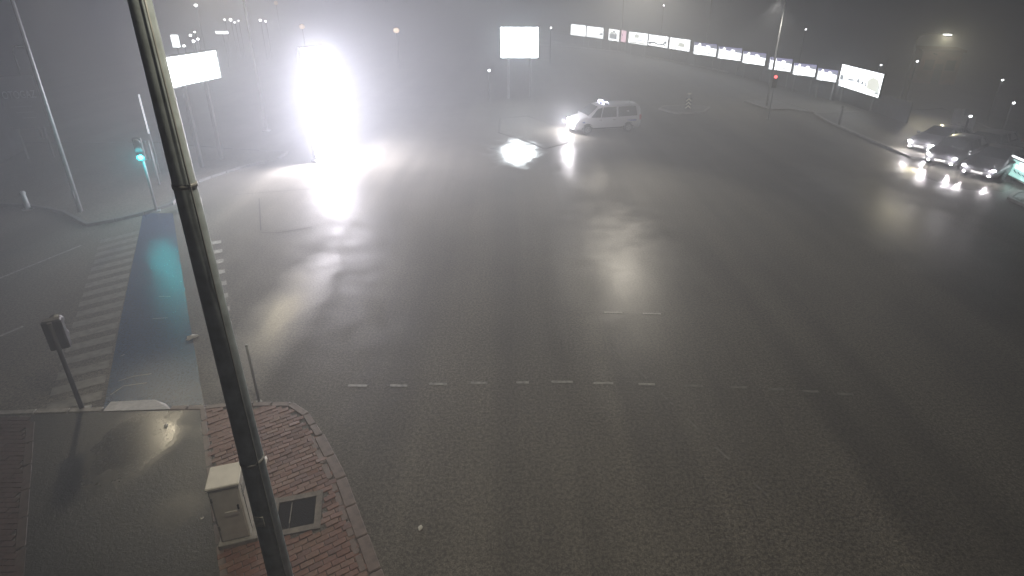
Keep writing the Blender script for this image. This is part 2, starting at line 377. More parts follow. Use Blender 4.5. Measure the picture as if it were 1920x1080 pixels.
# street cabinet
cb = G(452, 1000); cw = 0.52
def cabinet():
    b0 = G(418, 1024, 0.12); d = (G(460, 1014, 0.12) - b0); rz = math.atan2(d.y, d.x)
    root = thing('street_cabinet', 'pale grey utility cabinet with a white label standing beside the tall pole', 'utility cabinet', (b0.x, b0.y, 0.11), rz)
    w, dp, h = 0.47, 0.46, 1.22
    body = MB().box((w/2, dp/2, 0.10 + h/2), (w, dp, h), bev=0.012).build('body', CABINET, root)
    MB().box((w/2, dp/2, 0.10 + h + 0.022), (w + 0.05, dp + 0.05, 0.05), bev=0.014).build('roof_lid', CABINET, root)
    MB().box((w/2 + .03, dp/2, 0.04), (w + 0.16, dp + 0.16, 0.13), bev=0.01).build('plinth', CONC, root)
    MB().box((w/2, -0.006, 0.10 + h*0.5), (w - 0.05, 0.014, h - 0.08), bev=0.004).build('door', CABINET, root)
    MB().box((w*0.60, -0.018, 0.10 + h*0.52), (0.21, 0.008, 0.085)).build('label_plate', PAPER, root)
    MB().box((w - 0.07, -0.022, 0.10 + h*0.62), (0.03, 0.02, 0.10), bev=0.004).build('handle', DARK, root)
    for z in (0.35, 1.0): MB().box((0.03, -0.016, 0.10 + z), (0.03, 0.012, 0.09)).build('hinge', STEEL, root)
    for k in range(4): MB().box((w + 0.003, dp*0.5, 0.10 + 0.85 + k*0.05), (0.008, dp*0.6, 0.016)).build('vent_louvre', STEEL, root)
    MB().box((w + 0.004, dp*0.32, 0.10 + h*0.45), (0.006, 0.012, h*0.86)).build('panel_seam', DARK, root)
cabinet()

# ------------------------------------------------------------------ tall pole beside the camera; unseen luminaire added on top to light the near ground
def luminaire(root, at, dirv, m=LAMPW, L=0.75):
    d = Vector(dirv).normalized(); rz = math.atan2(d.y, d.x)
    c = Vector(at) + d*L/2
    h = MB().box((c.x, c.y, c.z), (L, 0.28, 0.12), rz, bev=0.03).build('lamp_head', STEEL, root)
    MB().box((c.x, c.y, c.z - 0.068), (L*0.75, 0.22, 0.02), rz).build('lamp_lens', m, h)
    return c
def street_lamp(name, label, base, height, arm, power, color=WARM, r0=0.11, r1=0.055, group=None, m=LAMPW, pm=STEEL, lean=0.0, foot=True, aim=None, cone=120, radius=0.12):
    root = thing(name, label, 'street lamp', (base.x, base.y, 0.0), 0, group)
    arm = Vector(arm); top = Vector((lean*height, 0, height))
    MB().tube([(0, 0, 0), (lean*.5*height, 0, height*.5), top], [r0, (r0 + r1)/2, r1], 14).build('post', pm, root, True)
    if foot:
        MB().box((0, 0, 0.03), (r0*4.2, r0*4.2, 0.06), bev=0.012).build('base_plate', pm, root)
        for sx in (-1, 1):
            for sy in (-1, 1): MB().tube([(sx*r0*1.6, sy*r0*1.6, 0.05), (sx*r0*1.6, sy*r0*1.6, 0.12)], [.02, .02], 6).build('anchor_bolt', STEEL, root)
        MB().box((0, -r0*0.98, 0.9), (r0*0.9, 0.03, 0.35)).build('hatch', pm, root)
    e = top + arm
    MB().tube([top - Vector((0, 0, .15)), top + arm*0.12 + Vector((0, 0, .18)), top + arm*0.5 + Vector((0, 0, .32)), e + Vector((0, 0, .36))], [r1*.95, r1*.8, r1*.7, r1*.6], 10).build('arm', pm, root, True)
    c = luminaire(root, e + Vector((0, 0, .32)), arm, m)
    if power: lamp_light(root, c + Vector((0, 0, -0.2)), power, color, radius, cone=cone, aim=aim)
    return root
mainp = street_lamp('lamp_post', 'thick tapered grey steel pole in the left foreground next to the cabinet', Vector((-3.07, 5.0, 0)), 12.6, (1.6, 0.6, 0), P_NEAR, (1.0, 0.87, 0.64), aim=G(1000, 770), cone=122, r0=0.165, r1=0.057, pm=POLE)
def pole_r(z): return 0.165 + (0.057 - 0.165)*z/12.6
for zz in (3.9, 7.3):
    MB().tube([(0, 0, zz), (0, 0, zz + .045)], [pole_r(zz) + .007]*2, 18).build('clamp_band', STEEL, mainp, True)
MB().tube([(pole_r(z)*.78 + .012, -pole_r(z)*.62 - .01, z) for z in (0.2, 2.4, 3.92, 5.62, 7.32, 9.5)], [.009]*6, 8).build('cable', STEEL, mainp, True)
MB().box((-.01, -pole_r(3.0) - .003, 3.05), (.11, .012, .16)).build('sticker', mat('faded_sticker', (.55, .55, .50), .6, noise=.3, nscale=20), mainp)
# far masts, heads above the picture, their light lies on the wet road
street_lamp('lamp_post', 'tall slim lamp post on the far left corner behind the zebra crossing', G(152, 400), 12.0, (1.8, -0.6, 0), P_MAST*.6, WARM, r0=0.10, r1=0.05, lean=0.006, aim=G(265, 880), cone=21, radius=0.45)
street_lamp('lamp_post', 'lamp post half lost in the white glare, just left of it', G(500, 246), 12.0, (-0.8, -1.2, 0), P_MAST*1.9, WARM, aim=G(560, 530), cone=46)
street_lamp('lamp_post', 'lamp post behind the red traffic signal at the island', G(1437, 200), z_above(G(1437, 200), 3), (-0.8, -0.8, 0), 1200, (1, .93, .82))
street_lamp('lamp_post', 'slim pole with a bright white lamp to the right of the large lit hoarding', G(1688, 190), z_above(G(1688, 190), 70), (1.7, -0.4, 0), 2300, (1.0, 0.88, 0.58), aim=G(1690, 400), cone=60, m=mat('lamp_hot', (.8, .8, .8), .3, emit=(.97, 1, .97), es=60))
street_lamp('lamp_post', 'pole rising behind the lit panels, left of the other one', G(1320, 112), 11.5, (0.9, -1.2, 0), 700, WARM)
street_lamp('lamp_post', 'faint far pole rising behind the pink and white lit panels', G(1163, 86), 11.5, (0.9, -1.2, 0), 700, WARM)
street_lamp('lamp_post', 'thin faint pole left of the tall left corner lamp post', G(80, 260), z_above(G(80, 260), 96), (0.7, -0.3, 0), 0, WARM, r0=0.07, r1=0.04, m=DARK)

# span-wire lamp over the junction: its reflection is the pale patch in the middle of the road
wA = Vector((-14.9, 36.6, 12.1)); wB = Vector((G(1437, 200).x, G(1437, 200).y, 11.9)); t = 0.66
wl = lerp(wA, wB, t) + Vector((0, -1.2, -0.5))
root = thing('span_wire_lamp', 'street lamp hung on a span wire over the middle of the junction', 'street lamp', (wl.x, wl.y, wl.z))
MB().tube([wA, wl + Vector((0, 0, 0.35)), wB], [.012, .012, .012], 6).build('wire', DARK, root, off=wl)
MB().tube([(0, 0, 0.1), (0, 0, 0.36)], [.03, .03], 8).build('hanger', STEEL, root)
hd = MB().box((0, 0, 0.05), (0.8, 0.34, 0.14), R(20), bev=0.03).build('lamp_head', STEEL, root)
MB().box((0, 0, -0.03), (0.6, 0.26, 0.02), R(20)).build('lamp_lens', LAMPW, hd)
lamp_light(root, (0, 0, -0.2), P_MAST*2.8, (1.0, 0.91, 0.76), cone=50, aim=G(1190, 540))

# ------------------------------------------------------------------ the blinding totem
gb = G(612, 300)
tot = thing('light_totem', 'blinding white upright light on the far side of the junction, washed out by glare', 'illuminated sign', (gb.x, gb.y, 0), R(56))
MB().box((0, 0.12, 3.25), (1.5, 0.24, 6.0), bev=0.05).build('housing', DARK, tot)
MB().box((0, 0.14, 0.08), (1.6, 0.5, 0.16), bev=0.03).build('plinth', DARK, tot)
for k in range(5):
    zz = 0.40 + k*1.16
    MB().box((0, -0.012, zz + 0.56), (1.36, 0.02, 1.13)).build('light_panel', mat('totem_white', (.8, .8, .8), .4, emit=GLARE, es=8.0), tot)
    lamp_light(tot, (0, -0.32, zz + 0.56), P_TOTEM, GLARE, 0.3, 'panel_glow')

# ------------------------------------------------------------------ billboards
def billboard(name, label, a, b, z0, z1, legs, m=LITB, depth=0.25, cat='billboard'):
    """a, b: left and right foot points seen from the camera"""
    d = (b - a); d.z = 0; w = d.length; rz = math.atan2(d.y, d.x)
    root = thing(name, label, cat, (a.x, a.y, 0), rz); h = z1 - z0; zc = (z0 + z1)/2
    MB().box((w/2, depth/2 + .02, zc), (w + .12, depth, h + .12), bev=0.02).build('housing', DARK, root)
    MB().box((w/2, -0.0, zc), (w - .02, 0.03, h - .02)).build('lit_face', m, root)
    for zz in (z0 - .03, z1 + .03): MB().box((w/2, -.02, zz), (w + .14, 0.07, .06)).build('frame_rail', STEEL, root)
    for xx in (-.03, w + .03): MB().box((xx, -.019, zc), (.06, 0.07, h)).build('frame_stile', STEEL, root)
    for l in legs: MB().box((w*l, depth/2 + .02, z0/2), (.18, .18, z0 - 0.02)).build('leg', DARK, root)
    return root
a = G(317, 328); k = a.y/0.885
b = Vector((0, k, 0)); b.x = (410 - 960)/CAM_F*(k*math.cos(CAM_P) + CAM_H*0.45*math.sin(CAM_P))
za = CAM_H
a.x = (316 - 960)/CAM_F*(a.y*math.cos(CAM_P) + (CAM_H - 5.0)*math.sin(CAM_P))
b.x = (410 - 960)/CAM_F*(b.y*math.cos(CAM_P) + (CAM_H - 5.0)*math.sin(CAM_P))
billboard('billboard', 'white glowing billboard on the left, seen at a slant behind the tall pole', a, b, z_above(a, 165), z_above(a, 109), (0.28, 0.72), LITA)
a2 = G(938, 186); b2 = G(1010, 186)
def xat(px, y, z): return (px - 960)/CAM_F*(y*math.cos(CAM_P) + (CAM_H - z)*math.sin(CAM_P))
a2.x = xat(939, a2.y, 4.8); b2.x = xat(1009, a2.y, 4.8); b2.y = a2.y - 0.06
billboard('billboard', 'square white glowing billboard facing the junction in the centre background', a2, b2, z_above(a2, 108), z_above(a2, 51), (0.2, 0.8))
# bright lit post right of the green signal
pp = G(301, 330)
root = thing('lit_post', 'short bright white upright strip just left of the tall pole', 'post', (pp.x, pp.y, 0))
MB().tube([(0, 0, 0), (0, 0, z_above(pp, 175))], [.05, .045], 10).build('post', STEEL, root, True)
MB().box((0, -0.05, (z_above(pp, 250) + z_above(pp, 177))/2), (.055, .03, z_above(pp, 177) - z_above(pp, 250))).build('lit_edge', mat('lit_edge_glow', (.8, .8, .8), .4, emit=(.9, .95, 1), es=1.1), root)  # lit edge of the post, its brightness put in as a glowing strip

# ------------------------------------------------------------------ far kerb, hoarding wall and its lit panels
PAN = [(1070, 45, 65, 1097.5, 47.5, 68.6, 0), (1099.5, 49, 68.6, 1130.5, 52, 73, 1), (1140.5, 54, 75, 1160, 56, 78, 2), (1164, 57, 78, 1172.7, 58, 79.5, 3),
       (1178, 59, 80, 1213, 63.5, 85.4, 4), (1215.5, 64, 84.5, 1251, 69, 90.5, 5), (1254.5, 70, 91, 1292, 75, 97, 6),
       (1299, 78, 101, 1341.5, 84.5, 106.5, 7), (1344.5, 85.5, 109, 1388, 92.5, 114.5, 7), (1390.5, 94, 117.5, 1433, 102.5, 123.5, 7), (1440, 105, 129.5, 1482, 113.5, 135, 7),
       (1485, 115.5, 139.5, 1527, 124.5, 144.5, 7), (1530, 126, 149, 1566.5, 134.5, 154.5, 7), (1570.5, 117, 160, 1646, 142, 184, 8)]
WORDS = ['lit panel with grey text bars, leftmost of the row on the far wall', 'pale lit panel with a small grey picture, second of the row', 'small bluish grey lit panel beside the pink one',
         'narrow pink lit panel in the row on the far wall', 'lit panel with a thin pole line in front, right after the pink one', 'lit panel with a dark jagged lower edge, left of the greenish one',
         'greenish white lit panel just left of the repeated figure posters', 'first of the six lit figure posters, left of the middle pole', 'second lit figure poster from the left, right of the middle pole',
         'third lit figure poster, just left of the lamp post with the red signal', 'fourth lit figure poster, just right of the lamp post with the red signal', 'fifth lit figure poster, second from the large panel',
         'sixth lit figure poster, next to the large panel', 'largest lit panel with a white dome and grey sketch, right end of the row']
wall_line = []; ZB = 1.6
for (x0, t0, b0, x1, t1, b1, kind), lab in zip(PAN, WORDS):
    zb = ZB if kind != 8 else 1.25
    A = G(x0, b0, zb); B = G(x1, b1, zb); A.z = B.z = 0
    zt = (z_above(A, t0) + z_above(B, t1))/2
    wall_line += [A, B]
    d = B - A; w = d.length; rz = math.atan2(d.y, d.x); h = zt - zb
    root = thing('advertising_lightbox', lab, 'lit advertisement', (A.x, A.y, 0), rz, 'lit panels along the far wall')
    MB().box((w/2, 0.10, (zb + zt)/2), (w + .05, .16, h + .06), bev=.01).build('housing', DARK, root)
    MB().box((w/2, 0.008, (zb + zt)/2), (w - .04, .02, h - .04)).build('lit_face', PR_PINK if kind == 3 else LIT, root)
    for s in (0.12, 0.88): MB().box((w*s, 0.12, zb/2), (.1, .1, zb - .04)).build('leg', STEEL, root)
    o, ux, uy, un = Vector((0, -.004, zb)), Vector((w, 0, 0)), Vector((0, 0, h)), Vector((0, -1, 0))
    def pr(poly, m, lift=0.0, nm='printed_shape'): MB().frame_shape(o, ux, uy, un, poly, 0.0 + lift, 0.004 + lift).build(nm, m, root)
    def rect(x0, y0, x1, y1): return [(x0, y0), (x1, y0), (x1, y1), (x0, y1)]
    if kind == 0:
        for k in range(4): pr(rect(.08, .22 + k*.18, .45, .27 + k*.18), PR_GREY)
        pr(rect(.46, .1, .48, .92), PR_GREY)
    elif kind == 1: pr([(.75, .35), (.97, .3), (.97, .55), (.85, .5)], PR_GREY); pr(rect(.05, .06, .9, .11), PR_CREAM)
    elif kind == 2: pr(rect(.1, .15, .8, .62), PR_GREY); pr(rect(.15, .65, .75, .75), PR_CREAM); pr(rect(.4, .7, .6, .86), PR_GREY)
    elif kind == 3: pr(rect(.1, .55, .4, .68), PR_DARK)
    elif kind == 4: pr(rect(.66, .2, .69, .95), PR_GREY); pr(rect(.2, .3, .92, .36), PR_GREY); pr(rect(.05, .05, .92, .16), PR_CREAM); pr([(.3, .5), (.55, .5), (.55, .85), (.36, .85)], PR_CREAM)
    elif kind == 5: pr([(.02, .1), (.3, .28), (.5, .16), (.8, .22), (.98, .06), (.98, .14), (.8, .34), (.55, .24), (.3, .4), (.02, .3)], PR_DARK); pr([(.78, .35), (.95, .35), (.93, .6), (.8, .5)], PR_GREY)
    elif kind == 6: pr(rect(.25, .12, .95, .17), PR_DARK); pr([(.4, .3), (.75, .3), (.78, .62), (.5, .7)], PR_CREAM); pr(rect(.2, .2, .35, .26), PR_GREY)
    elif kind == 7:
        pr([(.0, .80), (1, .62), (1, 1), (0, 1)], PR_LILAC); pr(rect(.0, .0, .04, 1), PR_GREY)
        pr(rect(.07, .0, .09, .98), PR_DARK, .002)
        pr([(.10, .02), (.30, .0), (.42, .12), (.41, .38), (.33, .55), (.31, .92), (.24, .97), (.20, .85), (.20, .60), (.11, .42)], LIT, .004)
        pr([(.36, .02), (.44, .10), (.46, .34), (.37, .56), (.355, .52), (.43, .33), (.41, .12), (.34, .03)], PR_DARK, .006)
        pr([(.48, .22), (.99, .12), (.99, .18), (.48, .28)], PR_DARK, .004)
        pr([(.55, .70), (.72, .66), (.72, .80), (.62, .86), (.55, .82)], LIT, .004)
        pr([(.75, .72), (.98, .68), (.98, .80), (.75, .84)], PR_GREY, .004)
    else:
        pr([(.145, .0), (.16, .0), (.155, .6), (.22, .96), (.20, .96), (.14, .62)], PR_DARK)
        pr(rect(.02, .30, .11, .52), PR_GREY)
        pr([(.20, .34), (.34, .38), (.42, .46), (.30, .46), (.24, .42)], PR_GREY); pr([(.44, .40), (.50, .62), (.53, .36)], PR_GREY); pr([(.55, .36), (.60, .58), (.63, .34)], PR_GREY); pr([(.64, .34), (.66, .56), (.69, .30)], PR_GREY)
        pr([(.70, .25), (.98, .2), (.98, .45), (.92, .72), (.80, .76), (.70, .60)], PR_CREAM)
        pr(rect(.18, .10, .95, .14), PR_CREAM); pr([(.9, .14), (.985, .12), (.985, .5), (.96, .46), (.94, .3)], PR_GREY)
# the dark wall behind the panels, in straight bays
back = [p + Vector((0.32, 0.24, 0)) for p in wall_line]
chain = [back[0] + (back[0] - back[1]).normalized()*14] + [back[0], back[3], back[9], back[13], back[17], back[21], back[25]]
chain.append(back[26]); chain.append(back[27]); chain.append(back[27] + (back[27] - back[26]).normalized()*4.0)
wroot = thing('hoarding_wall', 'long low dark wall carrying the row of lit panels', 'wall', (chain[3].x, chain[3].y, 0))
for p, q in zip(chain, chain[1:]):
    d = q - p
    if d.length < 0.3: continue
    n = max(1, round(d.length/3.0)); s = d.length/n; rz = math.atan2(d.y, d.x)
    for k in range(n):
        c = p + d*((k + .5)/n)
        MB().box((c.x, c.y, 0.80), (s - .03, .10, 1.6), rz).build('wall_panel', WALLM, wroot, off=wroot.location)
kl = [G(1000, 84), G(1070, 88), G(1180, 100), G(1283, 120), G(1400, 143), G(1500, 166), G(1568, 183), G(1612, 197)]
verge = MB().prism([(p.x, p.y) for p in kl] + [(p.x + 6, p.y + 2.5) for p in kl[::-1]], -0.1, 0.11)
verge = tag(verge.build('far_pavement', PAVE), kind='structure')
kerb(kl, verge, mat('kerb_white', (0.40, 0.40, 0.38), 0.35, noise=.3, nscale=3), 2.0, w=0.26, h=0.17)
# ------------------------------------------------------------------ islands, right-hand kerbs, far-left corner
def island(name, pix, m=PAVE, step=1.0, h=0.12, km=KERB, z=0.10):
    pts = [G(*p) for p in pix]
    o = tag(MB().prism([(p.x, p.y) for p in pts], -0.1, z).build(name, m), kind='structure')
    kerb(pts, o, km, step, h=h + .015, closed=True); return o
DARKP = PAVE
island('traffic_island', [(936, 249), (980, 262), (1021, 279), (1064, 268), (1052, 240), (990, 218), (938, 222)], ASPH, 1.0, 0.012, mat('kerb_dark', (.085, .083, .076), .7, noise=.3, nscale=7, spec=.1), 0.02)
island('traffic_island', [(1396, 191), (1422, 200), (1444, 207), (1480, 206), (1530, 214), (1500, 203), (1448, 186)])
island('traffic_island', [(1236, 206), (1270, 214), (1318, 212), (1330, 203), (1290, 199), (1244, 201)])
far_left = [(-500, 400), (-60, 384), (60, 388), (120, 400), (165, 424), (215, 415), (270, 402), (322, 385), (345, 352), (395, 334), (450, 316), (520, 300), (540, 288), (440, 282), (300, 270), (-500, 270)]
fl = island('corner_pavement', far_left, ASPH, 1.0, 0.12, mat('kerb_weathered', (.13, .13, .125), .65, noise=.3, nscale=7))
X0 = 23.3
med = [Vector((X0 + .4, 44, 0)), Vector((X0, 41, 0)), Vector((X0 - .1, 31.6, 0)), Vector((X0 + 1.4, 30.6, 0)), Vector((X0 + 9, 34.5, 0)), Vector((X0 + 12, 46, 0))]
mo = tag(MB().prism([(p.x, p.y) for p in med], -.1, .10).build('right_pavement', ASPH), kind='structure'); kerb(med, mo, KERB, 1.2, closed=True)
med2 = [Vector((X0 + 0.9, 25.4, 0)), Vector((X0 - .1, 24.6, 0)), Vector((X0 - .3, 14, 0)), Vector((X0 - .3, 1, 0)), Vector((X0 + 8, 1, 0)), Vector((X0 + 8, 27.5, 0))]
mo2 = tag(MB().prism([(p.x, p.y) for p in med2], -.1, .10).build('right_pavement', ASPH), kind='structure'); kerb(med2, mo2, KERB, 1.2, closed=True)

# ------------------------------------------------------------------ signals, posts, signs
def signal(label, base, z0, n_asp, lit, color, faceto, head_w=0.32, post_r=0.055, power=0, post_h=None, back=False, off_side=0.0, pm=STEEL):
    root = thing('traffic_signal', label, 'traffic signal', (base.x, base.y, 0), math.atan2(faceto.y - base.y, faceto.x - base.x) + math.pi/2)
    hh = n_asp*head_w
    MB().tube([(0, 0, 0), (0, 0, post_h or z0 + hh)], [post_r, post_r*.9], 12).build('post', pm, root, True)
    MB().box((0, 0, .02), (.3, .3, .05)).build('base_plate', STEEL, root)
    hd = MB().box((off_side, -0.18, z0 + hh/2), (head_w, 0.22, hh), bev=.03).build('signal_head', DARK, root)
    for k in range(n_asp):
        zc = z0 + hh - (k + .5)*head_w
        MB().tube([(off_side, -.29, zc), (off_side, -.31, zc)], [head_w*.36]*2, 16).build('signal_lens', mat('signal_on_%s' % color[3], (.1, .1, .1), .3, emit=color[:3], es=color[4]) if k == lit else DARK, hd)
        v = MB()   # hood over the lens
        i0 = len(v.v); N = 12
        for yy in (-.29, -.47):
            for j in range(N + 1):
                t = math.pi*(j/N)*1.16 - math.pi*.08
                v.v.append((off_side + head_w*.4*math.cos(t), yy, zc + head_w*.4*math.sin(t)))
        for j in range(N): v.f.append((j, j + 1, N + 2 + j, N + 1 + j))
        v.build('hood', DARK, hd)
    for zz in (z0 + .06, z0 + hh - .06): MB().box((off_side/2, -.06, zz), (.05 + abs(off_side), .12, .03)).build('bracket', STEEL, root)
    if power: lamp_light(root, (off_side, -.62, z0 + hh - (lit + .5)*head_w), power, color[:3], .05)
    return root
CAMP = Vector((0, 0, 0))
gp = G(294, 396); gz = z_above(gp, 291)
signal('green lit traffic signal on a thin post at the far left corner', gp, gz - 0.17, 3, 2, (0.02, 0.80, 0.85, 'green', 40.0), CAMP + Vector((-5, 0, 0)), power=110)
rp_ = G(1440, 224); rz_ = z_above(rp_, 143)
signal('traffic signal showing red on the island in front of the lamp post', rp_, rz_ - .8, 3, 0, (1.0, 0.12, 0.12, 'red', 5.0), CAMP, power=0)
sp = G(156, 772); st = z_above(sp, 606)
signal('dark pedestrian signal seen from behind beside the zebra crossing', Vector((sp.x, sp.y, 0)), st - .72, 2, -1, (0, 0, 0, 'off', 0), sp + Vector((-3, 6, 0)), head_w=0.36, post_r=0.05, pm=DARK)
p2 = G(300, 350)
signal('grey unlit signal head just right of the green light, beside the tall pole', p2, z_above(p2, 297), 3, -1, (0, 0, 0, 'off', 0), p2 + Vector((-4, -1, 0)), head_w=.3)

def thin_post(name, label, base, top_py, r, m=STEEL, cap=True, cat='post'):
    root = thing(name, label, cat, (base.x, base.y, 0)); h = z_above(base, top_py)
    MB().tube([(0, 0, 0), (0, 0, h)], [r, r*.9], 12).build('shaft', m, root, True)
    if cap: MB().ball((0, 0, h), (r*1.1, r*1.1, r*.9)).build('cap', m, root, True)
    MB().tube([(0, 0, 0), (0, 0, .03)], [r*2.2, r*2.2], 14).build('base_flange', m, root)
    return root, h
thin_post('thin_post', 'thin dark post at the tip of the brick corner, right of the tall pole', G(486, 754), 648, 0.03, STEEL)
r_, h_ = thin_post('bollard', 'white bollard on the far left pavement edge', G(53, 392), 362, 0.11, mat('bollard_white', (.55, .55, .55), .5), True, 'bollard')
thin_post('bollard', 'slim post at the near end of the right-hand kerb', G(1572, 236), 200, 0.09, STEEL, True, 'bollard')
thin_post('bollard', 'short reflective post right of the large lit panel', G(1655, 150), 112, 0.10, STEEL, True, 'bollard')
# kerb-end marker at the corner
km = G(362, 388)
root = thing('kerb_end_block', 'white topped block at the kerb end beside the tall pole', 'kerb block', (km.x, km.y, 0), R(20))
MB().box((0, 0, .22), (.75, .35, .44), bev=.04).build('block', CONC, root); MB().box((0, 0, .455), (.70, .30, .03), bev=.01).build('white_cap', mat('cap_white', (.75, .75, .75), .4), root)
# chevron keep-left marker
c0 = G(1289, 208); ht = z_above(c0, 172)
root = thing('chevron_marker', 'narrow black and white chevron marker on the far island', 'road sign', (c0.x, c0.y, 0))
MB().tube([(0, .04, 0), (0, .04, ht)], [.04, .04], 10).build('post', STEEL, root)
hb = ht*0.62
plate = MB().box((0, 0, hb*.62), (.52, .03, hb*.98), bev=.01).build('plate', DARK, root)
CH = mat('chevron_pale', (.8, .78, .62), .4)
for k in range(3):
    zc = hb*(.24 + k*.29); s = .22
    MB().frame_shape(Vector((0, -.017, zc)), Vector((1, 0, 0)), Vector((0, 0, 1)), Vector((0, -1, 0)), [(-s, -.06), (0, .12), (s, -.06), (s, .06), (0, .26), (-s, .06)], 0, .006).build('chevron', CH, plate)
MB().box((0, .0, ht*.9), (.30, .03, .12)).build('small_plate', CH, root)
# two plates right of the large panel, above the cars
for (px, py0, py1, base_y, wpx, lab) in ((1782, 204, 232, 262, 15, 'grey rectangular sign plate above the cars, the left of two'), (1801, 217, 247, 275, 17, 'grey rectangular sign plate above the cars, the right of two')):
    bb = G(px, base_y); z1 = z_above(bb, py0); z0 = z_above(bb, py1); w = wpx/26.0
    root = thing('sign_plate', lab, 'road sign', (bb.x, bb.y, 0), R(-20), 'two grey signs above the cars')
    MB().tube([(0, .04, 0), (0, .04, z1)], [.035, .035], 10).build('post', STEEL, root)
    MB().box((0, 0, (z0 + z1)/2), (w, .025, z1 - z0), bev=.008).build('plate', mat('sign_grey', (.50, .50, .46), .5, noise=.2, nscale=4), root)
    MB().box((0, .022, (z0 + z1)/2), (w*.9, .015, .04)).build('bracket', STEEL, root)

# ------------------------------------------------------------------ litter
def litter(label, p, r, z0, name='litter', group='bits of white litter on the ground'):
    b = MB(); N = 9
    pts = []
    for ring in range(4):
        for j in range(N):
            t = 2*math.pi*j/N; rr = r*(0.35, 1.0, .75, .2)[ring]*random.uniform(.55, 1.25)
            b.v.append((rr*math.cos(t)*1.15, rr*math.sin(t)*.8, (0.0, .12, .5, .62)[ring]*r*random.uniform(.6, 1.4)))
    for ring in range(3):
        for j in range(N): b.f.append((ring*N + j, ring*N + (j + 1) % N, ring*N + N + (j + 1) % N, ring*N + N + j))
    b.f.append(tuple(range(N))[::-1]); b.f.append(tuple(3*N + j for j in range(N)))
    o = b.build(name, PAPER); o.location = (p.x, p.y, z0); o.rotation_euler.z = random.uniform(0, 3)
    return tag(o, label, 'litter', group)
litter('crumpled white paper on the brick corner beside the tall pole', G(492, 868, .13), .13, .128)
litter('white plastic bag on the cycle crossing beside the tall pole', G(361, 634), .13, .006)
litter('small white scrap lying alone on the asphalt near the bottom', G(788, 990), .05, .003)
litter('tiny white scrap on the dark path left of the cabinet', G(379, 972, .125), .03, .127)
litter('flat pale scrap on the dark path below the ramp', G(311, 799, .125), .06, .127)
litter('pale scrap near the kerb at the tip of the brick corner', G(470, 790, .13), .05, .128)

